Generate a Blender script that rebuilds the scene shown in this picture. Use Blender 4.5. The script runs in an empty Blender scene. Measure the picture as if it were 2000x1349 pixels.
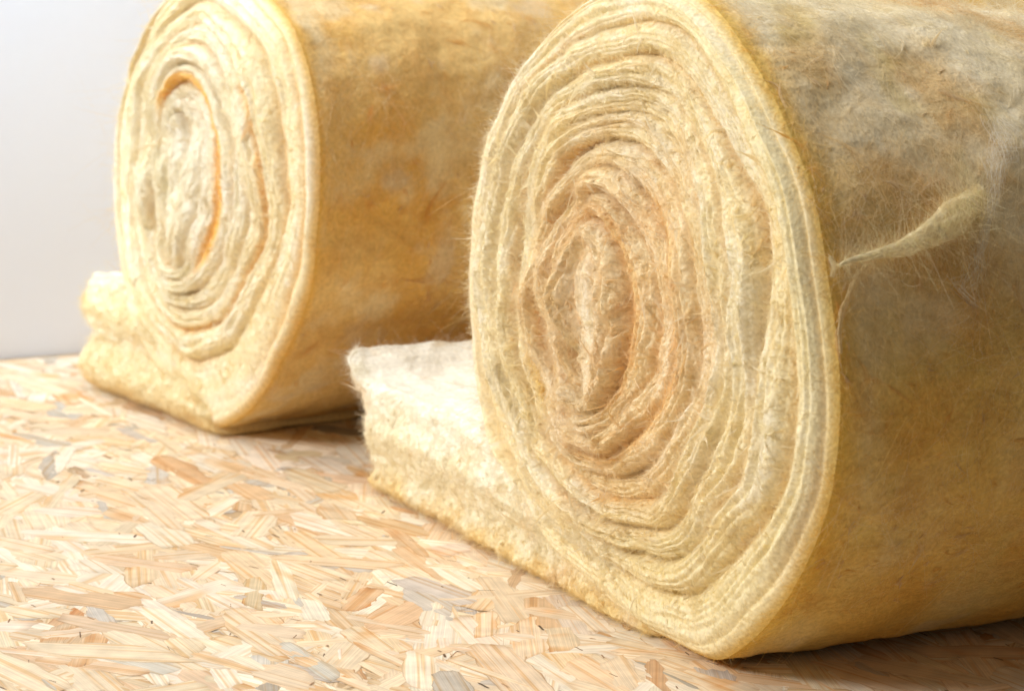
import bpy, math, random
import numpy as np
from mathutils import Matrix, Vector

# ------------------------------------------------------------------ camera, light, exposure
SC = bpy.context.scene
COL = SC.collection
random.seed(7)
RNG = np.random.default_rng(11)

PITCH, ROLL, CAMH = 0.2021, 0.0351, 0.7132
FPX = 5450.5
cam = bpy.data.cameras.new('camera')
camo = bpy.data.objects.new('camera', cam)
COL.objects.link(camo)
cp, sp, cr, sr = math.cos(PITCH), math.sin(PITCH), math.cos(ROLL), math.sin(ROLL)
Rv, Uv, Fv = Vector((1, 0, 0)), Vector((0, sp, cp)), Vector((0, cp, -sp))
right = Rv * cr + Uv * sr
up = Uv * cr - Rv * sr
back = -Fv
m = Matrix(((right.x, up.x, back.x, 0), (right.y, up.y, back.y, 0), (right.z, up.z, back.z, CAMH), (0, 0, 0, 1)))
camo.matrix_world = m
cam.sensor_width = 36
cam.lens = FPX / 2000 * 36
cam.clip_start, cam.clip_end = 0.05, 60
cam.dof.use_dof = True
cam.dof.focus_distance = 2.33
cam.dof.aperture_fstop = 7.5
SC.camera = camo

SC.view_settings.view_transform = 'Standard'
SC.view_settings.look = 'None'
SC.view_settings.exposure = 0.0
SC.view_settings.gamma = 1.0
SC.view_settings.use_curve_mapping = False
SC.cycles.max_bounces = 10
SC.cycles.diffuse_bounces = 6
SC.cycles.transmission_bounces = 6
SC.cycles.transparent_max_bounces = 6
SC.cycles.caustics_reflective = False
SC.cycles.caustics_refractive = False

world = bpy.data.worlds.new('World')
SC.world = world
world.use_nodes = True
bg = world.node_tree.nodes['Background']
bg.inputs[0].default_value = (1.0, 0.91, 0.77, 1)
bg.inputs[1].default_value = 0.15


def area(name, loc, target, sx, sy, power, color):
    l = bpy.data.lights.new(name, 'AREA')
    l.shape = 'RECTANGLE'
    l.size, l.size_y, l.energy, l.color = sx, sy, power, color
    o = bpy.data.objects.new(name, l)
    COL.objects.link(o)
    o.location = loc
    o.rotation_euler = (Vector(target) - Vector(loc)).to_track_quat('-Z', 'Y').to_euler()
    return o


area('window_light', (-4.2, 0.75, 3.0), (0.0, 2.5, 0.1), 1.7, 1.3, 262, (1.0, 0.98, 0.955))
wl = area('wall_fill_light', (-1.35, 2.3, 1.5), (-0.72, 3.3, 0.75), 0.5, 0.4, 6.3, (0.66, 0.83, 1.0))  # added cool fill lamp, brightens the wall only; not a second window
wl.data.spread = math.radians(55)
area('top_fill_light', (-0.35, 2.9, 2.3), (0.2, 2.7, 0.0), 1.1, 0.9, 30, (1.0, 0.95, 0.90))  # added overhead fill lamp, lifts the tops and upper sides of the rolls


# ------------------------------------------------------------------ noise
def _h(ix, iy, iz, seed):
    h = (ix * 374761393 + iy * 668265263 + iz * 2147483647 + seed * 974711) & 0xFFFFFFFF
    h = ((h ^ (h >> 13)) * 1274126177) & 0xFFFFFFFF
    h = ((h ^ (h >> 16)) * 2246822519) & 0xFFFFFFFF
    return (h ^ (h >> 15)) & 0xFFFF


def noise(x, y, z=0.0, seed=0):
    """gradient noise, about -1..1"""
    x, y, z = np.broadcast_arrays(np.asarray(x, float), np.asarray(y, float), np.asarray(z, float))
    xi, yi, zi = np.floor(x).astype(np.int64), np.floor(y).astype(np.int64), np.floor(z).astype(np.int64)
    xf, yf, zf = x - xi, y - yi, z - zi
    u, v, w = [t * t * t * (t * (t * 6 - 15) + 10) for t in (xf, yf, zf)]
    out = 0
    for a in (0, 1):
        for b in (0, 1):
            for c in (0, 1):
                g = _h(xi + a, yi + b, zi + c, seed)
                an = g * (2 * math.pi / 256.0)
                gz = ((g >> 8) / 127.5) - 1.0
                rr = np.sqrt(np.maximum(0, 1 - gz * gz))
                dot = np.cos(an) * rr * (xf - a) + np.sin(an) * rr * (yf - b) + gz * (zf - c)
                out = out + dot * (u if a else 1 - u) * (v if b else 1 - v) * (w if c else 1 - w)
    return out * 1.6


def fbm(x, y, z=0.0, seed=0, oct=3):
    s, a, t = 0, 1.0, 0
    f = 1.0
    for k in range(oct):
        s = s + a * noise(np.asarray(x) * f, np.asarray(y) * f, np.asarray(z) * f, seed + k * 17)
        t += a
        a *= 0.5
        f *= 2.03
    return s / t


def sst(a, b, x):
    t = np.clip((x - a) / (b - a), 0, 1)
    return t * t * (3 - 2 * t)


def mix(a, b, t):
    t = np.asarray(t)[..., None]
    return a * (1 - t) + np.asarray(b) * t


# ------------------------------------------------------------------ linking helpers
def tag(o, label=None, cat=None, group=None, kind=None):
    if label: o['label'] = label
    if cat: o['category'] = cat
    if group: o['group'] = group
    if kind: o['kind'] = kind
    return o


def grid_mesh(name, P, C, mat, parent=None, wrap=False, extra=None):
    """P: (a, b, 3) vertices, C: (a, b, 3) colours; one quad mesh"""
    a, b = P.shape[:2]
    idx = np.arange(a * b).reshape(a, b)
    if wrap:
        nx = np.roll(idx, -1, 1)
        q = np.stack([idx[:-1], nx[:-1], nx[1:], idx[1:]], -1).reshape(-1, 4)
    else:
        q = np.stack([idx[:-1, :-1], idx[:-1, 1:], idx[1:, 1:], idx[1:, :-1]], -1).reshape(-1, 4)
    return raw_mesh(name, P.reshape(-1, 3), q, C.reshape(-1, 3), mat, parent, extra)


def raw_mesh(name, V, Q, C, mat, parent=None, extra=None, smooth=True):
    me = bpy.data.meshes.new(name)
    me.vertices.add(len(V))
    me.vertices.foreach_set('co', np.ascontiguousarray(V, np.float32).ravel())
    me.loops.add(Q.size)
    me.loops.foreach_set('vertex_index', np.ascontiguousarray(Q, np.int32).ravel())
    me.polygons.add(len(Q))
    me.polygons.foreach_set('loop_start', np.arange(0, Q.size, 4, dtype=np.int32))
    me.polygons.foreach_set('loop_total', np.full(len(Q), 4, np.int32))
    me.update(calc_edges=True)
    me.polygons.foreach_set('use_smooth', np.full(len(Q), smooth))
    if C is not None:
        at = me.attributes.new('col', 'FLOAT_COLOR', 'POINT')
        c4 = np.ones((len(V), 4), np.float32)
        c4[:, :3] = np.clip(C, 0, 1)
        at.data.foreach_set('color', c4.ravel())
    if extra is not None:
        at = me.attributes.new('grain', 'FLOAT_VECTOR', 'POINT')
        at.data.foreach_set('vector', np.ascontiguousarray(extra, np.float32).ravel())
    me.materials.append(mat)
    o = bpy.data.objects.new(name, me)
    COL.objects.link(o)
    o.parent = parent
    return o


def hair(name, pts, col, rad, mat, parent):
    """pts (n, k, 3), col (n, 3), rad (n, k)"""
    n, k = pts.shape[:2]
    cu = bpy.data.hair_curves.new(name)
    cu.add_curves([k] * n)
    cu.attributes['position'].data.foreach_set('vector', np.ascontiguousarray(pts, np.float32).ravel())
    ra = cu.attributes.get('radius') or cu.attributes.new('radius', 'FLOAT', 'POINT')
    ra.data.foreach_set('value', np.ascontiguousarray(rad, np.float32).ravel())
    ca = cu.attributes.new('col', 'FLOAT_COLOR', 'POINT')
    c4 = np.ones((n, k, 4), np.float32)
    c4[..., :3] = np.clip(col, 0, 1)[:, None, :]
    ca.data.foreach_set('color', c4.ravel())
    cu.materials.append(mat)
    o = bpy.data.objects.new(name, cu)
    COL.objects.link(o)
    o.parent = parent
    return o


# ------------------------------------------------------------------ materials
def nodes(name):
    mt = bpy.data.materials.new(name)
    mt.use_nodes = True
    nt = mt.node_tree
    return mt, nt, nt.nodes['Principled BSDF'], nt.nodes, nt.links


def wool_material():
    mt, nt, bs, N, L = nodes('glass_wool')
    at = N.new('ShaderNodeAttribute'); at.attribute_name = 'col'
    tc = N.new('ShaderNodeTexCoord')
    n1 = N.new('ShaderNodeTexNoise'); n1.inputs['Scale'].default_value = 260; n1.inputs['Detail'].default_value = 5
    mp = N.new('ShaderNodeMapRange'); mp.inputs[1].default_value = .3; mp.inputs[2].default_value = .7
    mp.inputs[3].default_value = .86; mp.inputs[4].default_value = 1.1
    mx = N.new('ShaderNodeMix'); mx.data_type = 'RGBA'; mx.blend_type = 'MULTIPLY'; mx.inputs[0].default_value = 1
    L.new(tc.outputs['Object'], n1.inputs['Vector'])
    L.new(n1.outputs[0], mp.inputs[0])
    L.new(at.outputs['Color'], mx.inputs[6]); L.new(mp.outputs[0], mx.inputs[7])
    L.new(mx.outputs[2], bs.inputs['Base Color'])
    bs.inputs['Roughness'].default_value = .95
    bs.inputs['Specular IOR Level'].default_value = .08
    bm = N.new('ShaderNodeBump'); bm.inputs['Strength'].default_value = .5; bm.inputs['Distance'].default_value = .002
    L.new(n1.outputs[0], bm.inputs['Height']); L.new(bm.outputs[0], bs.inputs['Normal'])
    return mt


def fibre_material():
    mt, nt, bs, N, L = nodes('glass_fibre')
    N.remove(bs)
    at = N.new('ShaderNodeAttribute'); at.attribute_name = 'col'
    d = N.new('ShaderNodeBsdfDiffuse'); t = N.new('ShaderNodeBsdfTranslucent'); g = N.new('ShaderNodeBsdfGlossy')
    g.inputs['Roughness'].default_value = .45
    m1 = N.new('ShaderNodeMixShader'); m1.inputs[0].default_value = .45
    m2 = N.new('ShaderNodeMixShader'); m2.inputs[0].default_value = .04
    for s in (d, t): L.new(at.outputs['Color'], s.inputs['Color'])
    L.new(d.outputs[0], m1.inputs[1]); L.new(t.outputs[0], m1.inputs[2])
    L.new(m1.outputs[0], m2.inputs[1]); L.new(g.outputs[0], m2.inputs[2])
    L.new(m2.outputs[0], N['Material Output'].inputs[0])
    return mt


def board_material():
    mt, nt, bs, N, L = nodes('strand_board')
    at = N.new('ShaderNodeAttribute'); at.attribute_name = 'col'
    gr = N.new('ShaderNodeAttribute'); gr.attribute_name = 'grain'
    # fine straight grain
    mp1 = N.new('ShaderNodeMapping'); mp1.inputs['Scale'].default_value = (9, 900, 1)
    n1 = N.new('ShaderNodeTexNoise'); n1.inputs['Scale'].default_value = 1; n1.inputs['Detail'].default_value = 3
    L.new(gr.outputs['Vector'], mp1.inputs[0]); L.new(mp1.outputs[0], n1.inputs['Vector'])
    # growth rings: wavy bands across the flake
    mp2 = N.new('ShaderNodeMapping'); mp2.inputs['Scale'].default_value = (5, 190, 1)
    n2 = N.new('ShaderNodeTexNoise'); n2.inputs['Scale'].default_value = 1; n2.inputs['Detail'].default_value = 1.5
    L.new(gr.outputs['Vector'], mp2.inputs[0]); L.new(mp2.outputs[0], n2.inputs['Vector'])
    # blotches
    tc = N.new('ShaderNodeTexCoord')
    n3 = N.new('ShaderNodeTexNoise'); n3.inputs['Scale'].default_value = 45; n3.inputs['Detail'].default_value = 4
    L.new(tc.outputs['Object'], n3.inputs['Vector'])

    def rng(src, a, b, lo, hi):
        r = N.new('ShaderNodeMapRange'); r.inputs[1].default_value = a; r.inputs[2].default_value = b
        r.inputs[3].default_value = lo; r.inputs[4].default_value = hi
        L.new(src, r.inputs[0]); return r.outputs[0]
    def mul(a, b, blend='MULTIPLY', fac=1.0):
        x = N.new('ShaderNodeMix'); x.data_type = 'RGBA'; x.blend_type = blend
        if isinstance(fac, float): x.inputs[0].default_value = fac
        else: L.new(fac, x.inputs[0])
        L.new(a, x.inputs[6])
        if isinstance(b, tuple): x.inputs[7].default_value = b
        else: L.new(b, x.inputs[7])
        return x.outputs[2]
    c = mul(at.outputs['Color'], rng(n1.outputs[0], .3, .7, .80, 1.10))
    c = mul(c, (.86, .66, .42, 1), 'MULTIPLY', rng(n2.outputs[0], .52, .64, 0.0, .75))
    c = mul(c, rng(n3.outputs[0], .3, .7, .86, 1.08))
    L.new(c, bs.inputs['Base Color'])
    bs.inputs['Roughness'].default_value = .55
    bs.inputs['Specular IOR Level'].default_value = .3
    bm = N.new('ShaderNodeBump'); bm.inputs['Strength'].default_value = .35; bm.inputs['Distance'].default_value = .0006
    L.new(n1.outputs[0], bm.inputs['Height']); L.new(bm.outputs[0], bs.inputs['Normal'])
    return mt


def wall_material():
    mt, nt, bs, N, L = nodes('painted_wall')
    tc = N.new('ShaderNodeTexCoord')
    n = N.new('ShaderNodeTexNoise'); n.inputs['Scale'].default_value = 60; n.inputs['Detail'].default_value = 5
    n2 = N.new('ShaderNodeTexNoise'); n2.inputs['Scale'].default_value = 2.2; n2.inputs['Detail'].default_value = 3
    L.new(tc.outputs['Object'], n.inputs['Vector']); L.new(tc.outputs['Object'], n2.inputs['Vector'])
    r = N.new('ShaderNodeValToRGB')
    r.color_ramp.elements[0].position = .35; r.color_ramp.elements[0].color = (.80, .84, .93, 1)
    r.color_ramp.elements[1].position = .65; r.color_ramp.elements[1].color = (.82, .86, .945, 1)
    L.new(n2.outputs[0], r.inputs[0]); L.new(r.outputs[0], bs.inputs['Base Color'])
    bs.inputs['Roughness'].default_value = .8
    bm = N.new('ShaderNodeBump'); bm.inputs['Strength'].default_value = .15; bm.inputs['Distance'].default_value = .002
    L.new(n.outputs[0], bm.inputs['Height']); L.new(bm.outputs[0], bs.inputs['Normal'])
    return mt


WOOL, FIBRE, BOARD, WALLM = wool_material(), fibre_material(), board_material(), wall_material()

# ------------------------------------------------------------------ setting: strand board floor and wall
WDIR = np.array([0.8545, 0.5194]); WNRM = np.array([-0.5194, 0.8545])
W0 = np.array([-0.5232, 3.3246])


def build_floor():
    # board frame: s along the wall, t towards the viewer (t = 0 at the wall)
    s0, s1, t0, t1 = -1.5, 2.9, -0.02, 2.3
    V, Q, C, G = [], [], [], []
    off = 0
    # slab with thickness; its top is the dark resin between the strands
    c4 = [W0 + WDIR * s - WNRM * t for s, t in ((s0, t0), (s1, t0), (s1, t1), (s0, t1))]
    sl = np.array([[p[0], p[1], z] for z in (-0.020, -0.00085) for p in c4])
    V.append(sl)
    Q.append(np.array([[0, 3, 2, 1], [4, 5, 6, 7], [0, 1, 5, 4], [1, 2, 6, 5], [2, 3, 7, 6], [3, 0, 4, 7]]))
    C.append(np.tile([.50, .35, .20], (8, 1))); G.append(np.zeros((8, 3)))
    off = 8
    n = 32000
    # density: full where the photo looks, all over otherwise
    S = RNG.uniform(s0, s1, n); T = RNG.uniform(t0 + .03, t1, n)
    n_big = 0
    size = RNG.random(n)
    Ln = np.where(size < .55, RNG.uniform(.06, .15, n), RNG.uniform(.015, .06, n))
    Wd = Ln * RNG.uniform(.08, .5, n)
    Wd = np.clip(Wd, .0022, .042)
    dk = np.arange(n) >= n - 2600                                   # thin cracks and crumbs of bark between the strands
    Ln = np.where(dk, RNG.uniform(.003, .016, n), Ln); Wd = np.where(dk, RNG.uniform(.0004, .0022, n), Wd)
    main = math.radians(-62)
    ang = np.where(RNG.random(n) < .70, RNG.normal(0, .42, n), RNG.uniform(-1.57, 1.57, n)) + main
    K, J = 13, 6
    a = np.linspace(-.5, .5, K)[None, :, None]
    b = np.array([-.5, -.455, -.18, .18, .455, .5])[None, None, :]
    # irregular outline: width varies, ends are slanted and torn
    ph = RNG.uniform(0, 100, n)[:, None, None]
    wv = 1 + .26 * noise(a * 3.0, ph, 3.3, 5) + .12 * noise(a * 9.0, ph, 9.1, 6)
    taper = 1 - RNG.uniform(0, .6, n)[:, None, None] * np.abs(a * 2) ** RNG.uniform(3, 14, n)[:, None, None]
    edge = noise(a * 16, ph + b * 2.5, 1.7, 9) * .04 * (np.abs(b) > .4)
    slant = RNG.normal(0, .55, n)[:, None, None]
    torn = (noise(b * 5.0, ph, 4.0, 8) * .07 + noise(b * 14.0, ph, 5.0, 18) * .03) * sst(.3, .5, np.abs(a))
    bend = RNG.normal(0, .05, n)[:, None, None]
    A = (a + torn) * Ln[:, None, None] + slant * b * Wd[:, None, None]
    B = (b * wv * taper + edge) * Wd[:, None, None] + bend * (a * a) * Ln[:, None, None]
    ca, sa = np.cos(ang)[:, None, None], np.sin(ang)[:, None, None]
    base = W0[None] + WDIR[None] * S[:, None] - WNRM[None] * T[:, None]
    X = base[:, 0][:, None, None] + A * ca - B * sa
    Y = base[:, 1][:, None, None] + A * sa + B * ca
    zc = -RNG.random(n) ** .8 * .0009
    # long strands lie on top of the small chips
    zc = np.where(size < .45, np.where(Wd > .016, zc * .4, zc * .8), zc * .9 - .0001)[:, None, None]
    zc = np.where(dk[:, None, None], RNG.uniform(-.0002, .00035, n)[:, None, None], zc)
    Z = zc + A * RNG.normal(0, .0011, n)[:, None, None] + B * RNG.normal(0, .0022, n)[:, None, None]
    Z = Z + noise(a * 2.5, ph, 7.7, 12) * .00012 - .00010 * (np.abs(b) > .4) - .0001 * (np.abs(a) > .49)
    Z = np.minimum(Z, .0006)
    # keep inside the wall line
    keep_t = (base[:, 0])
    P = np.stack(np.broadcast_arrays(X, Y, Z), -1)
    dw = (P[..., 0] - W0[0]) * WNRM[0] + (P[..., 1] - W0[1]) * WNRM[1]
    P[..., 0] -= np.maximum(dw - .01, 0) * WNRM[0]; P[..., 1] -= np.maximum(dw - .01, 0) * WNRM[1]
    # colours of the strands
    pal = np.array([[.79, .65, .46], [.75, .58, .38], [.83, .73, .58], [.68, .48, .29], [.56, .505, .43],
                    [.62, .40, .22], [.79, .65, .46], [.44, .39, .32], [.84, .75, .61], [.62, .575, .50]])
    pk = RNG.choice(len(pal), n, p=[.22, .16, .17, .08, .070, .014, .101, .025, .11, .05])
    pk = np.where((Ln > .105) & np.isin(pk, (4, 7, 9)), 6, pk)
    cc = pal[pk] * RNG.normal(1, .05, (n, 1)) * RNG.normal(1, .012, (n, 3))
    # the chips go darker and redder in small bits
    sm = (Ln < .03) & (RNG.random(n) < .25)
    cc[sm] *= np.array([.62, .5, .4])
    dk = np.arange(n) >= n - 2600
    cc[dk] = np.array([.30, .19, .11]) * RNG.uniform(.35, 1.5, (n, 1))[dk]
    CC = np.repeat(np.repeat(cc[:, None, None, :], K, 1), J, 2)
    # orange resin stain drifting along some strands
    st = sst(.15, .5, noise(a * 2.2 + ph, ph * 3 + b, 2.0, 21)) * (RNG.random(n) < .3)[:, None, None]
    CC = mix(CC, CC * np.array([.92, .66, .40]), np.broadcast_to(st * .8, (n, K, J)))
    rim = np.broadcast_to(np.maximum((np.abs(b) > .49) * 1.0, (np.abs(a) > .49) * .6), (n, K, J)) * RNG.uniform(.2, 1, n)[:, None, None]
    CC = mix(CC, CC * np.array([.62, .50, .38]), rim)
    GG = np.stack(np.broadcast_arrays(A, B + ph * .37, ph), -1)
    idx = np.arange(n * K * J).reshape(n, K, J) + off
    q = np.stack([idx[:, :-1, :-1], idx[:, 1:, :-1], idx[:, 1:, 1:], idx[:, :-1, 1:]], -1).reshape(-1, 4)
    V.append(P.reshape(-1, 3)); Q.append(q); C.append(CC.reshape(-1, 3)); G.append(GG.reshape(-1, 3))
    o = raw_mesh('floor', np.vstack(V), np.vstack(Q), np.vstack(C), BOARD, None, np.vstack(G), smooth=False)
    tag(o, 'oriented strand board of pressed pale wood strands under the rolls', None, None, 'structure')


build_floor()


def build_wall():
    nrm = WNRM
    a = W0 + WDIR * -2.5; b = W0 + WDIR * 4.0
    V = []
    for off in (0.022, 0.12):
        for p in (a, b):
            q = p + nrm * off
            for z in (-0.1, 2.6):
                V.append((q[0], q[1], z))
    Q = np.array([[0, 2, 3, 1], [4, 5, 7, 6], [0, 1, 5, 4], [2, 6, 7, 3], [1, 3, 7, 5], [0, 4, 6, 2]])
    o = raw_mesh('wall', np.array(V), Q, None, WALLM, None, None, smooth=False)
    tag(o, 'plain pale blue grey wall behind the rolls', None, None, 'structure')


build_wall()


# ------------------------------------------------------------------ insulation rolls
def outline_fn(pts, c, smooth=11):
    """radius about c as a periodic function of the angle, from a few (u, v) points"""
    p = np.array(pts) - np.array(c)
    th = np.arctan2(p[:, 1], p[:, 0]) % (2 * math.pi)
    r = np.hypot(p[:, 0], p[:, 1])
    o = np.argsort(th); th, r = th[o], r[o]
    T = np.concatenate([th - 2 * math.pi, th, th + 2 * math.pi]); Rr = np.tile(r, 3)
    g = np.linspace(0, 2 * math.pi, 1441)[:-1]
    v = np.interp(g, T, Rr)
    k = np.exp(-np.linspace(-2, 2, smooth * 4 + 1) ** 2); k /= k.sum()
    h = len(k) // 2
    v = np.convolve(np.concatenate([v[-h:], v, v[:h]]), k, 'valid')
    return lambda t: .978 * np.interp(np.asarray(t) % (2 * math.pi), np.append(g, 2 * math.pi), np.append(v, v[0]))


def ellipse(u, v, a, b):
    return [(u + a * math.cos(t * .1), v + b * math.sin(t * .1)) for t in range(63)]


def frame(x, y, th):
    d = np.array([math.cos(th), math.sin(th), 0.]); n = np.array([-math.sin(th), math.cos(th), 0.])
    return np.array([x, y, 0.]), d, n, np.array([0, 0, 1.])


def to_world(fr, u, v, h):
    """h: metres out of the cut face, towards its viewer"""
    o, d, n, z = fr
    return o + u[..., None] * d + v[..., None] * z - h[..., None] * n


def grid_normals(P):
    a = np.gradient(P, axis=0); b = np.gradient(P, axis=1)
    nn = np.cross(a, b)
    return nn / (np.linalg.norm(nn, axis=-1, keepdims=True) + 1e-12)


def sample_grid(P, count, weight=None):
    """random points on a grid surface: fractional indices"""
    e1 = P[1:, :-1] - P[:-1, :-1]; e2 = P[:-1, 1:] - P[:-1, :-1]
    ar = np.linalg.norm(np.cross(e1, e2), axis=-1)
    if weight is not None: ar = ar * weight[:-1, :-1]
    cdf = np.cumsum(ar.ravel()); cdf /= cdf[-1]
    k = np.searchsorted(cdf, RNG.random(count))
    k = np.minimum(k, ar.size - 1)
    i, j = np.unravel_index(k, ar.shape)
    return i, j, RNG.random(count), RNG.random(count)


def bil(A, i, j, fi, fj):
    fi, fj = fi[:, None], fj[:, None]
    return (A[i, j] * (1 - fi) * (1 - fj) + A[i + 1, j] * fi * (1 - fj) + A[i, j + 1] * (1 - fi) * fj + A[i + 1, j + 1] * fi * fj)


def unit(a):
    return a / (np.linalg.norm(a, axis=-1, keepdims=True) + 1e-12)


def strands(P, NN, TT, C, count, length, rad, lift, along, curl, seed, k=6, weight=None, bright=1.06, swirl=60.0, hug=0.0):
    """short fibres growing from a surface. lift: out of it, along: combed along TT, rest random"""
    i, j, fi, fj = sample_grid(P, count, weight)
    p = bil(P, i, j, fi, fj); nn = unit(bil(NN, i, j, fi, fj)); tt = unit(bil(TT, i, j, fi, fj)); c = bil(C, i, j, fi, fj)
    bb = np.cross(nn, tt)
    # smooth direction field gives wisps that lie together
    a1 = noise(p[:, 0] * swirl, p[:, 1] * swirl, p[:, 2] * swirl, seed) * 3.0
    a2 = noise(p[:, 0] * swirl * 2.3, p[:, 1] * swirl * 2.3, p[:, 2] * swirl * 2.3, seed + 3) * 2.0
    ang = a1 + a2 + RNG.normal(0, .55, count)
    sgn = np.where(noise(p[:, 0] * swirl * .7, p[:, 1] * swirl * .7, p[:, 2] * swirl * .7, seed + 9) > 0, 1.0, -1.0)
    dirv = tt * (along * sgn + np.cos(ang))[:, None] + bb * np.sin(ang)[:, None]
    dirv = unit(dirv)
    lf = lift * (.55 + .9 * RNG.random(count)) * (1 + .8 * noise(p[:, 0] * 90, p[:, 1] * 90, p[:, 2] * 90, seed + 5))
    lf = np.maximum(lf, .05)
    ln = length * (.45 + 1.1 * RNG.random(count) ** 1.6)
    s = np.linspace(0, 1, k)[None, :]
    side = np.cross(dirv, nn)
    cu = RNG.normal(0, curl, count)[:, None]; cv = RNG.normal(0, curl * .6, count)[:, None]
    w1 = RNG.uniform(0, 6.28, count)[:, None]; amp = RNG.uniform(.0, .16, count)[:, None] * curl
    fwd = s * ln[:, None]
    out = ln[:, None] * lf[:, None] * (s - .55 * s * s) - hug * fwd * fwd
    sd = ln[:, None] * (cu * s * s + amp * np.sin(s * 7 + w1) - amp * np.sin(w1))
    ud = ln[:, None] * cv * s * s * .5
    pts = p[:, None] + dirv[:, None] * fwd[..., None] + nn[:, None] * (out + ud)[..., None] + side[:, None] * sd[..., None]
    pts -= nn[:, None] * .0006
    r = rad * (.6 + .8 * RNG.random(count))[:, None] * (1 - .6 * s)
    cc = c * RNG.normal(bright, .06, (count, 1))
    return pts, cc, r


def tufts(P, NN, TT, C, count, per, length, rad, spread, seed, k=8, weight=None, bright=1.12, lift=.6, hug=0.0):
    """wisps: many fibres starting round a spot, drawn together to one curved tip"""
    i, j, fi, fj = sample_grid(P, count, weight)
    p = bil(P, i, j, fi, fj); nn = unit(bil(NN, i, j, fi, fj)); tt = unit(bil(TT, i, j, fi, fj)); c = bil(C, i, j, fi, fj)
    bb = np.cross(nn, tt)
    an = RNG.normal(0, .7, count) + np.where(RNG.random(count) < .5, 0, math.pi)
    dv = unit(tt * np.cos(an)[:, None] + bb * np.sin(an)[:, None] + nn * (lift * RNG.random(count))[:, None])
    sd = unit(np.cross(dv, nn)); ln = length * (.4 + 1.3 * RNG.random(count) ** 3)
    cu = RNG.normal(0, .8, count); cn = RNG.normal(-.1, .3, count)
    s = np.linspace(0, 1, k)
    R = lambda a: np.repeat(a, per, 0)
    m = count * per
    w = spread * R(ln)
    ox = RNG.normal(0, .5, m) * w; oy = RNG.normal(0, .5, m) * w; oz = RNG.normal(0, .25, m) * w
    start = RNG.uniform(-.25, .45, m)
    endp = np.clip(RNG.normal(.85, .2, m), .4, 1.25)
    S = start[:, None] + (endp - start)[:, None] * s[None]
    fan = np.clip(1 - S * .92, .04, 1.3)
    L_ = R(ln)[:, None]
    pts = (R(p)[:, None] + R(dv)[:, None] * (S * L_)[..., None]
           + R(sd)[:, None] * (L_ * R(cu)[:, None] * S * S + ox[:, None] * fan)[..., None]
           + R(nn)[:, None] * (L_ * R(cn)[:, None] * S * np.abs(S) * .6 + oz[:, None] * fan)[..., None]
           + R(unit(np.cross(sd, dv)))[:, None] * (oy[:, None] * fan * .5)[..., None])
    pts -= R(nn)[:, None] * (hug * (S * L_) ** 2)[..., None]
    hh = ((pts - R(p)[:, None]) * R(nn)[:, None]).sum(-1)
    pts += R(nn)[:, None] * (np.maximum(.0004 - hh, 0) if hug == 0 else np.clip(-hh - .002, 0, .002))[..., None]
    r = rad * (.6 + .8 * RNG.random(m))[:, None] * (1 - .5 * s)[None]
    wh = R(RNG.random(count) < .55)[:, None]
    cc = R(c) * RNG.normal(bright, .05, (m, 1))
    cc = np.where(wh, cc * .45 + np.array([.86, .82, .70]) * .55, cc)
    return pts, cc, r


CREAM = np.array([.87, .775, .52]); WHITE = np.array([.90, .86, .73]); TAN = np.array([.82, .63, .38])
ORANGE = np.array([.80, .52, .17]); PALE = np.array([.83, .735, .45]); GREYC = np.array([.74, .70, .62])
OCHRE = np.array([.72, .42, .085]); PINK = np.array([.72, .58, .38])


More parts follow.
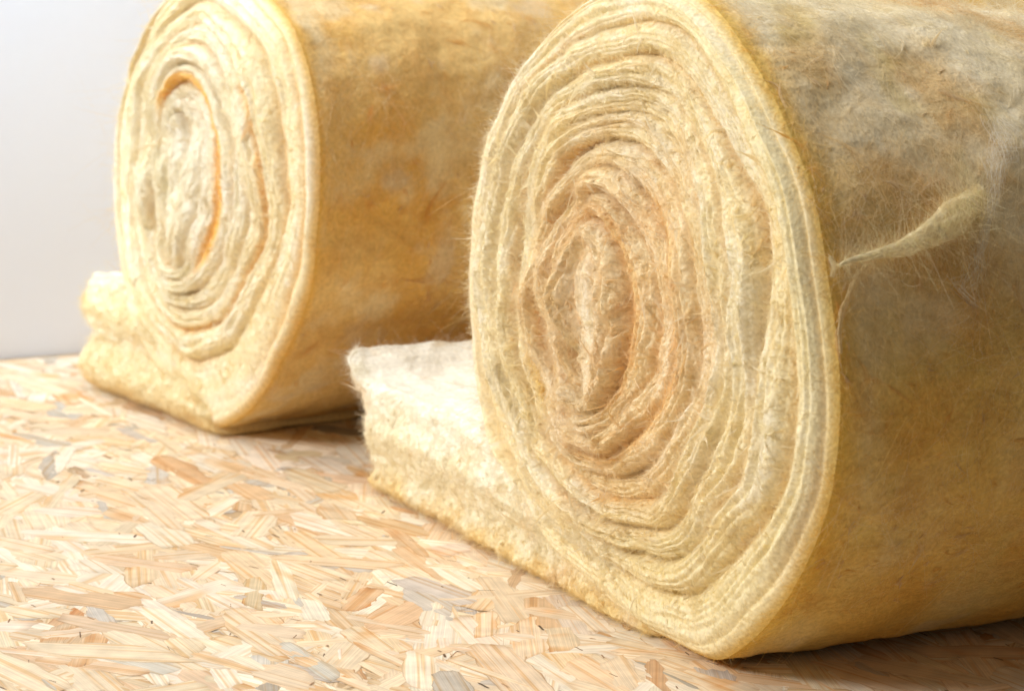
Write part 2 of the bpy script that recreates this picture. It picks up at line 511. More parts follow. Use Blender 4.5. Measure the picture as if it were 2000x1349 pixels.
def cut_end(cfg, fr):
    """the cut face of the rolled batt: a spiral of soft cushions parted by creases"""
    c = np.array(cfg['c']); R = cfg['R']; sg = cfg['seg']
    nr, nt = cfg['res']
    rho = np.linspace(0.0005, 1, nr)[:, None]; th = np.linspace(0, 2 * math.pi, nt, endpoint=False)[None, :]
    ct, st = np.cos(th), np.sin(th)
    Rt = cfg['Rin'](th) * (1 - rho ** 5) + R(th) * rho ** 5
    U = c[0] + rho * Rt * ct + (1 - rho) ** 1.5 * cfg.get('segx', 0) * st
    V = c[1] + rho * Rt * st + (1 - rho) ** 1.5 * sg * st
    sd = cfg['seed']
    ang = ((th - cfg['start']) % (2 * math.pi)) / (2 * math.pi)          # 0..1 counter-clockwise from where the flap leaves
    # outermost wrap is the thick loose one
    w = np.interp(np.degrees(th) % 360, *cfg['outer'])
    N = cfg['N']
    rw = np.where(rho < 1 - w, rho / (1 - w) * (1 - 1 / N), 1 - 1 / N + (rho - (1 - w)) / w / N)
    # wandering of the layers; noise coordinates that follow the wraps
    warp = .55 * noise(U * 8, V * 8, 1, sd) + .12 * noise(U * 20, V * 20, 2, sd + 1) + .045 * noise(U * 60, V * 60, 5, sd + 2)
    warp = warp * sst(-.12, .30, 1 - rho) * cfg.get('warp', 1) * (1 + .35 * sst(.35, .05, rho))
    ph = N * rw + ang + warp
    li = np.floor(ph); f = ph - li
    na = ang * 1.0 + li                                             # runs on along the spiral without a seam
    al = na * 9.0
    smear = cfg['smear'](U, V)
    A = (.62 + .75 * noise(al * .7, li * 3.7, .3, sd + 4)) * (1 - .72 * smear)
    A = np.clip(A, .12, 1.3)
    wdt = .5 + .18 * noise(al * .5, li * 1.9, 7.3, sd + 5)           # crest moves inside the wrap
    tt = np.where(f < wdt, f / wdt * .5, .5 + (f - wdt) / (1 - wdt) * .5)
    prof = 1 - np.abs(2 * tt - 1) ** 2.9
    H = cfg['amp'] * A * prof
    # laminae within each wrap
    f2 = (ph * 2 + .35 * noise(al * 1.2, ph, 3.1, sd + 6)) % 1.0
    H = H + cfg['amp'] * .42 * (1 - np.abs(2 * f2 - 1) ** 2.2) * sst(-.25, .45, noise(al * .9, li * 2.3, 4, sd + 7)) * (1 - .5 * smear)
    f3 = (ph * 5 + .8 * noise(al * 2.5, ph * 2, 6.1, sd + 36)) % 1.0
    H = H + cfg['amp'] * .09 * (1 - np.abs(2 * f3 - 1) ** 1.6) * (1 + noise(al * 3, ph, 4, sd + 37))
    # torn, crinkled fibre
    xx, yy = al * 3.2, ph * 3.0
    wx = noise(U * 120, V * 120, 4, sd + 8) * .8
    H = H + cfg['crinkle'] * (np.abs(fbm(xx * 1.3 + wx * .6, yy + wx * .6, 1.5, sd + 9, 3)) * 2 - .5)
    H = H + cfg['crinkle'] * .35 * fbm(U * 95, V * 95, 2.2, sd + 10, 3)
    tears = sst(.40, .66, noise(xx * .55, yy * .8, 8.8, sd + 14))
    H = H - .006 * tears * sst(1.0, .9, rho)
    cz = sst(.10, .01, rho)
    H = H * (1 - cz) + cz * (.015 + .011 * fbm(U * 45, V * 18, 6.6, sd + 31, 2) + .004 * fbm(U * 110, V * 60, 3.6, sd + 32, 2))
    H = H + .010 * noise(U * 7, V * 7, 9, sd + 11) + .004 * noise(U * 19, V * 19, 3, sd + 12)
    H = H + cfg['bulge'](U, V)
    H = H * (1 - .5 * sst(.80, .95, rho)) + .006 * sst(.80, .95, rho) - .012
    e = sst(cfg.get('round', .955), 1.0, rho)
    H = H * (1 - e * .9) - .013 * (1 - np.sqrt(np.clip(1 - e * e, 0, 1)))
    P = to_world(fr, U, V, H)
    P[..., 2] = np.maximum(P[..., 2], .0015)
    # ---- colour of the material itself
    C = np.tile(CREAM, P.shape[:2] + (1,))
    C = mix(C, WHITE, sst(.0, .5, fbm(xx * .5, yy * .6, 5.5, sd + 20, 2) + .15) * .65)
    C = mix(C, PALE, sst(.0, .6, fbm(U * 8, V * 8, 6, sd + 21, 2)) * .55)
    C = mix(C, TAN, np.clip(cfg['tan'](U, V) - .06 + .5 * fbm(xx * .4, yy * .8, 3.3, sd + 22, 3), 0, 1) * .85)
    skin = sst(.26, .0, f) + sst(.80, 1.0, f)                       # yellow resin skin of the batt lies between the wraps
    C = mix(C, TAN * np.array([1, .9, .72]), np.clip(skin * (.5 + .7 * noise(al * .8, li * 2.1, 2.2, sd + 23)), 0, 1) * .75 * (1 - .6 * smear))
    C = mix(C, ORANGE, np.clip(sst(.25, .0, f) * sst(.05, .55, noise(al * .6, li * 4.1, 9, sd + 24)), 0, 1) * .65)
    C = mix(C, WHITE, sst(.30, .60, fbm(U * 60, V * 60, 3, sd + 25, 3)) * .7)
    C = cfg['paint'](C, U, V, ph, ang, f, rho)
    C = mix(C, cfg['rimcol'], sst(.982, 1.0, rho) * .8)
    T = np.roll(P, -1, 1) - np.roll(P, 1, 1)
    return P, C, T, rho


def side_surface(cfg, fr, rim_h=-.013):
    R = cfg['R']; c = np.array(cfg['c']); sd = cfg['seed'] + 100
    nt = cfg['sres'][0]; nl = cfg['sres'][1]
    th = np.linspace(0, 2 * math.pi, nt, endpoint=False)[None, :]
    ln = cfg['len']
    y = (np.linspace(0, 1, nl) ** 1.25 * ln)[:, None]
    Rt = R(th)
    u0 = c[0] + Rt * np.cos(th); v0 = c[1] + Rt * np.sin(th)
    arc = np.cumsum(np.hypot(np.roll(u0, -1) - u0, np.roll(v0, -1) - v0), 1)
    fade = sst(0, .05, y)
    x3, y3, z3 = u0 + 0 * y, v0 + 0 * y, y + 0 * u0
    D = .0085 * fbm(x3 * 8, y3 * 8, z3 * 8, sd, 3) * fade + 0.0036 * fbm(x3 * 24, y3 * 26, z3 * 20, sd + 1, 3) * sst(0, .02, y)
    D = D + .0007 * fbm(x3 * 90, y3 * 90, z3 * 60, sd + 2, 2) * sst(0, .01, y)
    D = D + cfg.get('sidebump', lambda *a: 0)(x3, y3, z3)
    # far end tucks in
    endt = sst(ln - .03, ln, y)
    k = (Rt + D - endt * .03)
    U = c[0] + k * np.cos(th); V = c[1] + k * np.sin(th)
    V = V * (1 - cfg['taper'] * y)
    P = to_world(fr, U, V, rim_h - y + 0 * U)
    P[..., 2] = np.maximum(P[..., 2], .0015 + .004 * np.clip(noise(y * 22, arc * 22, 3, sd + 6), 0, 1) * fade)
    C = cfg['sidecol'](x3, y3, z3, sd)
    C = mix(C, cfg['rimcol'], sst(cfg.get('rimw', .03), .0, y + 0 * U) * .9)
    # far cap
    T = np.gradient(P, axis=1)
    return P, C, T


def far_cap(P, C, fr):
    ring = P[-1]; cen = ring.mean(0)
    s = np.linspace(1, .01, 8)[:, None, None]
    return cen + (ring - cen)[None] * s, np.repeat(C[-1][None], 8, 0)


def build_body(cfg, fr, root):
    P, C, T, rho = cut_end(cfg, fr)
    cfg['cap'] = (P, C, T, rho)
    grid_mesh('cut_end', np.concatenate([P[::1]], 0), C, WOOL, root, wrap=True)
    S, SCo, ST = side_surface(cfg, fr)
    cfg['side'] = (S, SCo, ST)
    fc, fcc = far_cap(S, SCo, fr)
    A = np.concatenate([P[-1:][:, :][:, np.linspace(0, P.shape[1], S.shape[1], endpoint=False).astype(int)], S, fc[1:]], 0)
    B = np.concatenate([C[-1:][:, np.linspace(0, P.shape[1], S.shape[1], endpoint=False).astype(int)], SCo, fcc[1:]], 0)
    grid_mesh('outer_wrap', A, B, WOOL, root, wrap=True)


def flap_body(cfg, fr, root):
    """the loose end of the batt lying flat: same idea, elongated section"""
    fl = cfg['flap']
    pts = np.array(fl['pts']); sd = cfg['seed'] + 300
    # resample the closed outline evenly, rounded
    q = np.vstack([pts, pts[:1]]); L = np.concatenate([[0], np.cumsum(np.linalg.norm(np.diff(q, axis=0), axis=1))])
    nt = fl['nt']
    s = np.linspace(0, L[-1], nt, endpoint=False)
    o = np.stack([np.interp(s, L, q[:, 0]), np.interp(s, L, q[:, 1])], 1)
    k = np.exp(-np.linspace(-2, 2, fl['soft']) ** 2); k /= k.sum(); h = len(k) // 2
    o = np.stack([np.convolve(np.concatenate([o[-h:, a], o[:, a], o[:h, a]]), k, 'valid') for a in (0, 1)], 1)
    # ragged edge
    o[:, 0] += .004 * fbm(s * 60, 0, 1, sd, 3) ; o[:, 1] += .003 * fbm(s * 40, 3, 1, sd + 1, 3)
    o[:, 1] = np.maximum(o[:, 1], .0012)
    x0, x1, yc = fl['core']
    core = np.stack([np.clip(o[:, 0], x0, x1), yc(np.clip(o[:, 0], x0, x1))], 1)
    nr = fl['nr']
    r = np.linspace(0, 1, nr)[:, None, None]
    UV = core[None] * (1 - r) + o[None] * r
    U, V = UV[..., 0], UV[..., 1]
    rr = r[..., 0]
    H = .005 * noise(U * 14, V * 14, 2, sd + 2) + .0045 * fbm(U * 40 , V * 75, 4, sd + 3, 3) + .0022 * fbm(U * 150, V * 170, 4, sd + 4, 2)
    H = H + fl['face'](U, V)
    e = sst(.72, 1.0, rr)
    edge_r = .014
    H = H - edge_r * (1 - np.sqrt(np.clip(1 - e * e, 0, 1)))
    P = to_world(fr, U, V, H + fl['set'](U))
    # extrude
    nl = fl['nl']; ln = cfg['len']
    y = (np.linspace(0, 1, nl) ** 1.4 * ln)[1:, None]
    D = .006 * fbm(o[:, 0] * 9, o[:, 1] * 9, y * 9, sd + 5, 3) * sst(0, .03, y) + .0035 * fbm(o[:, 0] * 40, o[:, 1] * 40, y * 40, sd + 6, 3)
    nrm = np.stack([np.gradient(o[:, 1]), -np.gradient(o[:, 0])], 1)
    nrm /= np.linalg.norm(nrm, axis=1, keepdims=True)
    if ((o - o.mean(0)) * nrm).sum() < 0: nrm = -nrm
    SU = o[None, :, 0] + nrm[None, :, 0] * D; SV = np.maximum(o[None, :, 1] + nrm[None, :, 1] * D, .0012)
    base = (H + fl['set'](U))[-1][None, :]
    S = to_world(fr, SU, SV, base - y)
    A = np.concatenate([P, S], 0)
    A[..., 2] = np.maximum(A[..., 2], .0012)
    C = np.concatenate([fl['col'](U, V, 0 * U, sd), fl['col'](SU, SV, y + 0 * SU, sd)], 0)
    # close the far end
    cen = S[-1].mean(0)
    A2 = np.concatenate([A, cen + (S[-1] - cen)[None] * np.linspace(.9, .01, 3)[:, None, None]], 0)
    C2 = np.concatenate([C, np.repeat(C[-1][None], 3, 0)], 0)
    grid_mesh('loose_end', A2, C2, WOOL, root, wrap=True)
    cfg['flapgrid'] = (P, C[:nr], A[nr - 1:], C[nr - 1:], U, V)


def outward(P, fr_pt):
    NN = grid_normals(P)
    s = ((P - fr_pt) * NN).sum(-1)
    if s.sum() < 0: NN = -NN
    return NN


def add_fuzz(cfg, fr, root):
    P, C, T, rho = cfg['cap']
    f = cfg['fuzz']
    P2 = P[::2, ::2]; C2 = C[::2, ::2]
    NN = grid_normals(P2)
    if (NN @ -fr[2]).sum() < 0: NN = -NN
    T2 = np.gradient(P2, axis=1)
    sets = []
    wr = (1 - .75 * sst(.93, .98, rho[::2] + 0 * P2[..., 0]))
    sets.append(strands(P2, NN, T2, C2, f['n'], .0048, .00011, .26, 1.2, 1.2, cfg['seed'] + 40, k=6, weight=wr))
    sets.append(strands(P2, NN, T2, C2, f['n'] // 6, .0075, .00008, .07, 1.8, 1.6, cfg['seed'] + 44, k=8, weight=wr * (rho[::2] < .96)))
    sets.append(tufts(P2, NN, T2, C2, f['tufts'], 26, .011, .0001, .28, cfg['seed'] + 47, weight=wr * (rho[::2] < .92), lift=.25))
    sets.append(tufts(P2, NN, T2, C2, f['tufts'] * 2, 16, .0062, .0001, .42, cfg['seed'] + 48, weight=wr * (rho[::2] < .94), lift=.7, bright=1.16))
    emit('cut_end_fibres', sets, root)
    # side
    S, SCo, ST = cfg['side']
    vis = cfg['sidevis'](S)
    NS = outward(S, S.mean((0, 1)))
    sets = []
    sets.append(strands(S, NS, ST, SCo, f['side'], .018, .00010, .035, .9, 1.6, cfg['seed'] + 60, k=7, weight=vis, swirl=22, bright=1.03, hug=2.2))
    sets.append(strands(S, NS, ST, SCo, f['side'] // 10, .017, .00009, .03, .8, 2.2, cfg['seed'] + 61, k=10, weight=vis, swirl=14, bright=1.12, hug=2.2))
    # fringe over the rim
    rimw = vis * 0 + 0; rimw[:14] = 1
    sets.append(strands(S, NS, np.gradient(S, axis=0) * -1, SCo, f['side'] // 28, .005, .0001, .2, .9, 1.2, cfg['seed'] + 62, weight=rimw, bright=1.15))
    sets.append(tufts(S, NS, ST, SCo, f['stufts'], 40, .015, .00009, .34, cfg['seed'] + 63, k=9, weight=vis, bright=1.12, lift=.0, hug=2.4))
    # whitish veils of loose fibre drawn over the wrap
    veil = vis * sst(.15, .55, fbm(S[..., 0] * 7, S[..., 1] * 7, S[..., 2] * 7, cfg['seed'] + 70, 2) + .25)
    pale = SCo * .45 + np.array([.92, .88, .74]) * .55
    sets.append(strands(S, NS, ST, pale, f['side'] // 5, .012, .0001, .04, .5, 2.8, cfg['seed'] + 72, k=9, weight=veil, swirl=16, bright=1.05, hug=2.2))
    emit('outer_wrap_fibres', sets, root)
    # flap
    A, CA, B, CB, U, V = cfg['flapgrid']
    NA = grid_normals(A)
    if (NA @ -fr[2]).sum() < 0: NA = -NA
    TA = np.tile(fr[1], A.shape[:2] + (1,))
    NB = outward(B, B.mean((0, 1)))
    sets = []
    sets.append(strands(A, NA, TA, CA, f['flap'], .006, .00011, .28, .8, 1.3, cfg['seed'] + 80))
    sets.append(tufts(A, NA, TA, CA, f['tufts'] // 8, 30, .010, .0001, .35, cfg['seed'] + 81))
    wB = np.zeros(B.shape[:2]); wB[:int(B.shape[0] * .7)] = 1
    sets.append(strands(B, NB, np.gradient(B, axis=1), CB, f['flap'], .008, .0001, .08, .6, 1.8, cfg['seed'] + 82, weight=wB))
    emit('loose_end_fibres', sets, root)


def emit(name, sets, root):
    by = {}
    for p, c, r in sets:
        by.setdefault(p.shape[1], []).append((p, c, r))
    # one object: resample all sets to the same number of points
    kk = max(by)
    PP, CC, RR = [], [], []
    for k, lst in by.items():
        for p, c, r in lst:
            if k != kk:
                s = np.linspace(0, k - 1, kk); i = np.minimum(s.astype(int), k - 2); t = (s - i)
                p = p[:, i] * (1 - t)[None, :, None] + p[:, i + 1] * t[None, :, None]
                r = r[:, i] * (1 - t)[None] + r[:, i + 1] * t[None]
            PP.append(p); CC.append(c); RR.append(r)
    p = np.concatenate(PP); c = np.concatenate(CC); r = np.concatenate(RR)
    p[..., 2] = np.maximum(p[..., 2], .0006)
    o = hair(name, p, c, r, FIBRE, root)
    o['kind'] = 'stuff'
    return o


def bl(x, a, b, s):
    """soft window a..b with shoulder s"""
    return sst(a - s, a + s, x) * (1 - sst(b - s, b + s, x))


# ------------------------------------------------------------------ near roll
F_OUT = [(0.1453, .002), (0.2194, 0.0609), (0.2637, 0.1211), (0.2893, 0.1764), (0.2963, 0.2418), (0.2893, 0.2916), (0.2688, 0.3485),
         (0.2462, 0.4058), (0.2054, 0.4551), (0.1445, 0.5071), (0.1089, 0.5317), (0.0612, 0.5519), (0.0052, 0.5578), (-0.0605, 0.5485),
         (-0.1239, 0.5237), (-0.1762, 0.4923), (-0.2161, 0.4565), (-0.2518, 0.4108), (-0.277, 0.37), (-0.298, 0.3192), (-0.305, 0.2698),
         (-0.3017, 0.2217), (-0.2902, 0.1749), (-0.27, 0.1365), (-0.2474, 0.1058), (-0.191, 0.0715), (-0.141, 0.0371), (-0.0701, 0.0118),
         (0.0106, 0.0), (0.0779, 0.0)]
FC = (-.044, .260)


def f_smear(U, V):
    return np.clip(np.exp(-(((U - .03) / .13) ** 2 + ((V - .45) / .07) ** 2)) * 1.1 + .5 * np.exp(-(((U - .02) / .12) ** 2 + ((V - .09) / .05) ** 2)), 0, 1)


def f_tan(U, V):
    r = np.hypot((U - FC[0] - .035) / .17, (V - FC[1]) / .20)
    return .95 * sst(1.3, .5, r) - .25


def f_paint(C, U, V, ph, ang, f, rho):
    C = mix(C, ORANGE, bl(ph, 2.0, 2.5, .12) * bl(ang, .22, .70, .05) * .5)       # orange fold over the core
    C = mix(C, ORANGE, bl(ph, 3.95, 4.4, .12) * bl(ang, .05, .5, .05) * .5)
    C = mix(C, np.array([.84, .60, .10]), bl(ph, 5.9, 6.25, .12) * bl(ang, .86, .99, .03) * .75)
    C = mix(C, WHITE, np.exp(-(((U + .036) / .014) ** 2 + ((V - .25) / .07) ** 2)) * .8)
    C = mix(C, WHITE, sst(-.1, -.26, U) * sst(.02, .3, V) * .30)
    C = mix(C, PALE, np.exp(-(((U - .1) / .12) ** 2 + ((V - .07) / .06) ** 2)) * .6)
    C = mix(C, np.array([.83, .74, .44]), sst(.84, .95, rho) * sst(-.02, .08, U) * .4)
    return C


def f_sidecol(x, y, z, sd):
    C = np.tile(np.array([.76, .545, .18]), x.shape + (1,))
    C = mix(C, OCHRE, sst(-.1, .45, fbm(x * 7, y * 5, z * 9, sd + 10, 3)) * .8)
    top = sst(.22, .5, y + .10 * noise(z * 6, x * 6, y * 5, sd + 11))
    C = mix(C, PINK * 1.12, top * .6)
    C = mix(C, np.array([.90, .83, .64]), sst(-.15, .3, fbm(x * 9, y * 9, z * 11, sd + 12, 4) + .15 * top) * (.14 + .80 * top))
    C = mix(C, np.array([.74, .60, .22]), sst(.1, .5, fbm(x * 12, y * 10, z * 14, sd + 13, 3)) * .55)
    C = mix(C, np.array([.76, .64, .40]), sst(.1, .5, fbm(x * 20, y * 10, z * 20, sd + 14, 3)) * .5)
    return C


def f_flapcol(u, v, y, sd):
    C = np.tile(np.array([.85, .79, .61]), u.shape + (1,))
    C = mix(C, np.array([.93, .91, .83]), sst(.06, .108, v + .03 * noise(u * 18, v * 18, y * 18, sd + 20)) * .8)
    C = mix(C, np.array([.81, .62, .26]), sst(.035, .0, v + .02 * noise(u * 25, v * 25, y * 20, sd + 21)) * .8)
    C = mix(C, TAN, sst(.1, .6, fbm(u * 22, v * 40, y * 20, sd + 22, 3)) * .45)
    return C


near = dict(
    c=FC, R=outline_fn(F_OUT, FC), Rin=outline_fn(ellipse(-.008, .282, .278, .262), FC), seg=.060, segx=-.008, res=(620, 2100), seed=3, N=10, start=math.radians(232),
    outer=([0, 45, 90, 135, 180, 232, 255, 280, 315, 360], [.045, .04, .04, .04, .045, .055, .11, .14, .10, .045]),
    smear=f_smear, tan=f_tan, paint=f_paint, amp=.026, crinkle=.0022, rimcol=np.array([.80, .53, .11]), rimw=.032,
    bulge=lambda U, V: .014 * sst(.22, .0, np.hypot(U + .03, V - .27)),
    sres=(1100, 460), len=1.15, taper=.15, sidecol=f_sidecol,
    sidevis=lambda S: (S[..., 2] > .06) * (np.linspace(0, 1, S.shape[0])[:, None] < .82) * 1.0 + 0 * S[..., 0],
    fuzz=dict(n=330000, tufts=2200, side=150000, stufts=1300, flap=60000),
    flap=dict(
        pts=[(-.494, .0), (-.300, .0), (-.10, .0), (.05, .0), (.02, .035), (-.08, .07), (-.18, .098), (-.26, .108), (-.35, .110), (-.45, .106),
             (-.520, .108), (-.561, .134), (-.549, .108), (-.528, .088), (-.508, .058), (-.520, .055), (-.506, .030), (-.492, .010)],
        soft=29, nt=1300, nr=150, nl=200, core=(-.47, -.02, lambda x: np.interp(x, [-.47, -.28, -.02], [.06, .062, .02])),
        face=lambda U, V: .004 * np.cos(V * 2 * math.pi / .06) + .003 * noise(U * 8, V * 50, 1, 7),
        set=lambda U: .001 - .004 * sst(-.30, .02, U), col=f_flapcol),
)

# ------------------------------------------------------------------ far roll
B_OUT = [(0.0088, .001), (0.0875, 0.0455), (0.1349, 0.101), (0.1704, 0.1486), (0.1928, 0.1929), (0.1994, 0.2472), (0.2037, 0.3119),
         (0.1979, 0.3675), (0.1783, 0.4189), (0.1514, 0.456), (0.1123, 0.4784), (0.0624, 0.5031), (0.0016, 0.5091), (-0.0607, 0.491),
         (-0.1032, 0.4603), (-0.1411, 0.4181), (-0.1752, 0.3629), (-0.1964, 0.3217), (-0.2051, 0.2746), (-0.2058, 0.231), (-0.1969, 0.1652),
         (-0.1824, 0.1207), (-0.1588, 0.0838), (-0.1298, 0.0541), (-0.0843, 0.0251), (-0.0399, 0.0023)]
BC = (-.068, .262)


def b_paint(C, U, V, ph, ang, f, rho):
    OR2 = np.array([.84, .52, .13])
    C = mix(C, GREYC, np.exp(-(((U + .02) / .11) ** 2 + ((V - .30) / .15) ** 2)) * .55)
    C = mix(C, OR2, bl(ph, 2.9, 3.5, .10) * bl(ang, .22, .68, .05) * .95)
    C = mix(C, OR2, bl(ph, 4.9, 5.15, .08) * bl(ang, .55, .85, .05) * .35)
    C = mix(C, OR2, bl(ph, 5.85, 6.15, .08) * bl(ang, .1, .5, .05) * .55)
    return C


def b_sidecol(x, y, z, sd):
    C = np.tile(np.array([.79, .565, .24]), x.shape + (1,))
    C = mix(C, OCHRE * np.array([1.03, 1.0, .85]), sst(-.1, .35, fbm(x * 8, y * 8, z * 9, sd + 10, 4)) * .62)
    C = mix(C, np.array([.84, .75, .52]), sst(.0, .35, fbm(x * 13, y * 13, z * 15, sd + 12, 4)) * .6)
    C = mix(C, np.array([.70, .60, .46]), sst(.2, .5, fbm(x * 16, y * 16, z * 16, sd + 13, 3)) * .5)
    return C


def b_flapcol(u, v, y, sd):
    C = np.tile(np.array([.84, .745, .50]), u.shape + (1,))
    C = mix(C, WHITE, np.exp(-((v - .075) / .012) ** 2) * .6 + sst(.11, .13, v) * .5)
    C = mix(C, np.array([.80, .61, .28]), sst(.035, .0, v + .02 * noise(u * 25, v * 25, y * 20, sd + 21)) * .7)
    C = mix(C, np.array([.81, .62, .32]), sst(.0, .5, fbm(u * 18, v * 60, y * 20, sd + 22, 3)) * .5)
    return C


far = dict(
    c=BC, R=outline_fn(B_OUT, BC, 9), Rin=outline_fn(ellipse(-.004, .285, .192, .215), BC), seg=.070, res=(420, 1400), seed=59, N=8, start=math.radians(236),
    outer=([0, 45, 90, 135, 180, 236, 255, 290, 330, 360], [.10, .08, .075, .07, .07, .08, .12, .18, .15, .10]),
    smear=lambda U, V: 0 * U, tan=lambda U, V: -.32 + 0 * U, paint=b_paint, amp=.016, crinkle=.0022, warp=.7,
    rimcol=np.array([.80, .50, .12]), rimw=.012, bulge=lambda U, V: 0 * U,
    sres=(800, 320), len=1.15, taper=.03, sidecol=b_sidecol,
    sidevis=lambda S: (S[..., 2] > .06) * (np.linspace(0, 1, S.shape[0])[:, None] < .9) * 1.0 + 0 * S[..., 0],
    fuzz=dict(n=120000, tufts=500, side=90000, stufts=700, flap=25000),
    flap=dict(
        pts=[(-.262, .0), (-.15, .0), (-.05, .0), (.02, .0), (0, .03), (-.06, .06), (-.12, .10), (-.17, .122), (-.22, .128), (-.272, .134),
             (-.277, .118), (-.272, .088), (-.262, .074), (-.248, .070), (-.262, .064), (-.276, .052), (-.275, .030), (-.268, .012)],
        soft=21, nt=900, nr=100, nl=150, core=(-.19, -.02, lambda x: np.interp(x, [-.19, -.1, -.02], [.065, .055, .02])),
        face=lambda U, V: .006 * np.cos((V - .03) * 2 * math.pi / .065) + .003 * noise(U * 8, V * 50, 1, 7),
        set=lambda U: .001 - .004 * sst(-.18, .0, U), col=b_flapcol),
)


def build_roll(cfg, name, x, y, th, label):
    root = bpy.data.objects.new(name, None)
    COL.objects.link(root)
    root.location = (x, y, 0)
    tag(root, label, 'insulation roll', 'rolls of yellow mineral wool on the board')
    fr = (np.zeros(3),) + frame(x, y, th)[1:]
    build_body(cfg, fr, root)
    flap_body(cfg, fr, root)
    add_fuzz(cfg, fr, root)
    return root, fr


near_root, near_fr = build_roll(near, 'insulation_roll', .0998, 2.3039, -1.0688,
                                'near cream and tan mineral wool roll with a torn wisp trailing down its side')
far_root, far_fr = build_roll(far, 'insulation_roll.001', -.331, 2.9404, -.9131,
                              'far golden mineral wool roll by the wall with an orange layer round its core')


# ------------------------------------------------------------------ the torn wisp on the near roll's side
def cast(px, py):
    X, Y = (px - 1000) / FPX, (py - 674.5) / FPX
    a = cr * X + sr * Y; b = -sr * X + cr * Y
    return np.array([a, cp - b * sp, -sp - b * cp])


def on_side(px, py):
    """the grid cell of the side surface seen there (measured once, the wisp is then built on the surface)"""
    S = near['side'][0] + np.array(near_root.location)
    d = cast(px, py); d /= np.linalg.norm(d)
    o = np.array([0, 0, CAMH])
    w = S - o
    t = w @ d
    dist = np.linalg.norm(w - t[..., None] * d, axis=-1)
    cand = dist < .008
    tt = np.where(cand, t, 99)
    k = np.unravel_index(np.argmin(tt + dist * 4), tt.shape)
    return k


def wisp(path, widths, n, lift, bright, length, rad=.0001, curl=.3):
    S, SCo, ST = near['side']
    NS = outward(S, S.mean((0, 1)))
    ks = [on_side(*p) for p in path]
    pts = np.array([S[k] + NS[k] * lf for k, lf in zip(ks, lift)]); nn = np.array([NS[k] for k in ks])
    L = np.concatenate([[0], np.cumsum(np.linalg.norm(np.diff(pts, axis=0), axis=1))])
    tot = L[-1]
    k = 9
    st = RNG.uniform(-.02, tot * .98, n); ln = length * (.5 + RNG.random(n))
    s = st[:, None] + ln[:, None] * np.linspace(0, 1, k)[None]
    s = np.clip(s, 0, tot)
    f = lambda A: np.stack([np.interp(s, L, A[:, q]) for q in range(3)], -1)
    c = f(pts); nv = unit(f(nn))
    tan = unit(np.gradient(c, axis=1) + 1e-9); sd = unit(np.cross(tan, nv))
    w = np.interp(s, L, widths)
    rr = np.sqrt(RNG.random(n))[:, None]; a0 = RNG.uniform(0, 6.28, n)[:, None]
    tw = a0 + s * 40 * RNG.choice([.6, 1.0, 1.3], n)[:, None]
    wob = w * curl * 1.6 * noise(s * 45, a0 * 9, 0, 5) + RNG.normal(0, .35, n)[:, None] * w * np.linspace(-1, 1, k)[None]
    q = c + sd * (w * rr * np.cos(tw) + wob)[..., None] + nv * (w * .35 * rr * np.sin(tw) + w * .3)[..., None]
    col = np.tile(np.array(bright), (n, 1)) * RNG.normal(1, .08, (n, 1))
    r = np.full((n, k), rad)
    return q, col, r


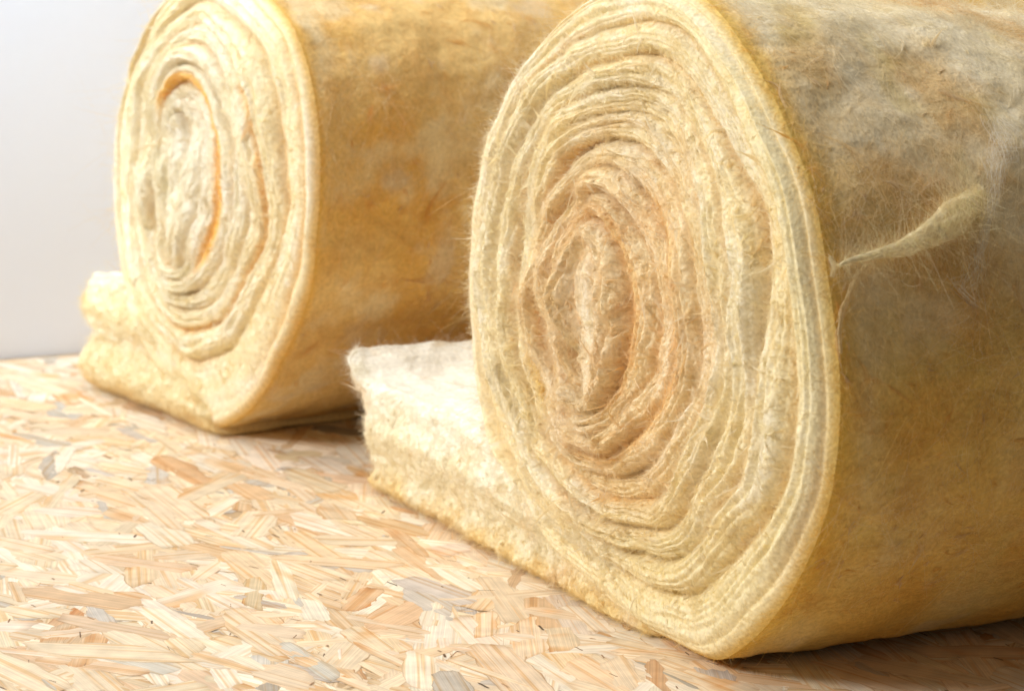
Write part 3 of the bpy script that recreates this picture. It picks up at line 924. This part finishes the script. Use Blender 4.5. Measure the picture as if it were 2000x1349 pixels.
def wisp_core(path, widths, lift, col):
    """flattened, lumpy tongue of matted wool pulled off the surface"""
    S = near['side'][0]; NS = outward(S, S.mean((0, 1)))
    ks = [on_side(*p) for p in path]
    pts = np.array([S[k] + NS[k] * lf for k, lf in zip(ks, lift)]); nn = np.array([NS[k] for k in ks])
    L = np.concatenate([[0], np.cumsum(np.linalg.norm(np.diff(pts, axis=0), axis=1))])
    na, nb = 260, 40
    s_ = np.linspace(0, L[-1], na)
    k = np.exp(-np.linspace(-2, 2, 41) ** 2); k /= k.sum()
    sm = lambda a: np.convolve(np.pad(a, 20, mode='edge'), k, 'valid')
    c = np.stack([sm(np.interp(s_, L, pts[:, q])) for q in range(3)], 1)
    nv = unit(np.stack([sm(np.interp(s_, L, nn[:, q])) for q in range(3)], 1))
    tn = unit(np.gradient(c, axis=0)); sd = unit(np.cross(tn, nv))
    w = sm(np.interp(s_, L, widths))[:, None]
    a = np.linspace(0, 2 * math.pi, nb, endpoint=False)[None]
    sx, ax = s_[:, None] * 60, a + s_[:, None] * 14
    r = 1 + .35 * fbm(sx * .6, np.cos(ax) * 1.6, np.sin(ax) * 1.6, 71, 3) + .14 * noise(sx * .8, np.cos(ax) * 6, np.sin(ax) * 6, 77)
    P = c[:, None] + sd[:, None] * (w * r * np.cos(a))[..., None] + nv[:, None] * (w * r * np.sin(a) * .42)[..., None]
    C = np.tile(np.array(col), P.shape[:2] + (1,)) * (1 + .12 * noise(sx, np.cos(ax) * 3, np.sin(ax) * 3, 80))[..., None]
    o = grid_mesh('torn_wisp', P, C, WOOL, near_root, wrap=True)
    N_ = np.cross(np.gradient(P, axis=0), np.gradient(P, axis=1)); N_ = unit(N_)
    if ((P - c[:, None]) * N_).sum() < 0: N_ = -N_
    T_ = np.repeat(tn[:, None], nb, 1)
    return o, P, N_, T_, C


P1 = [(1600, 530), (1640, 514), (1700, 500), (1760, 485), (1820, 455), (1870, 418), (1925, 372)]
wo, cP, cN, cT, cC = wisp_core(P1, [.0010, .0018, .0036, .0065, .0105, .0130, .0100], [.012, .011, .009, .008, .007, .004, -.003], (.97, .84, .54))
ws = [strands(cP, cN, cT, cC, 3200, .009, .00009, .15, 1.5, 1.6, 91, swirl=50),
      strands(cP, cN, cT, cC, 500, .022, .00008, .05, 2.2, 1.6, 92, k=9, swirl=30),
      wisp([(1965, 250), (1940, 310), (1928, 380), (1918, 440), (1900, 520), (1875, 575)],
           [.016, .010, .006, .004, .006, .012], 150, [.001, .003, .004, .004, .003, .001], (.95, .92, .84), .05, rad=.00008, curl=.9),
      wisp([(1595, 505), (1602, 525), (1606, 545)], [.002, .003, .0015], 160, [.006, .008, .005], (.9, .82, .58), .008),
      wisp([(1705, 515), (1672, 540), (1655, 575), (1640, 605), (1630, 650), (1640, 690)], [.005, .003, .0025, .002, .0015, .001], 200,
           [.003, .003, .004, .004, .003, .002], (.92, .80, .52), .022, curl=.8)]
emit('torn_wisp_fibres', ws, near_root)
print('verts', sum(len(me.vertices) for me in bpy.data.meshes))
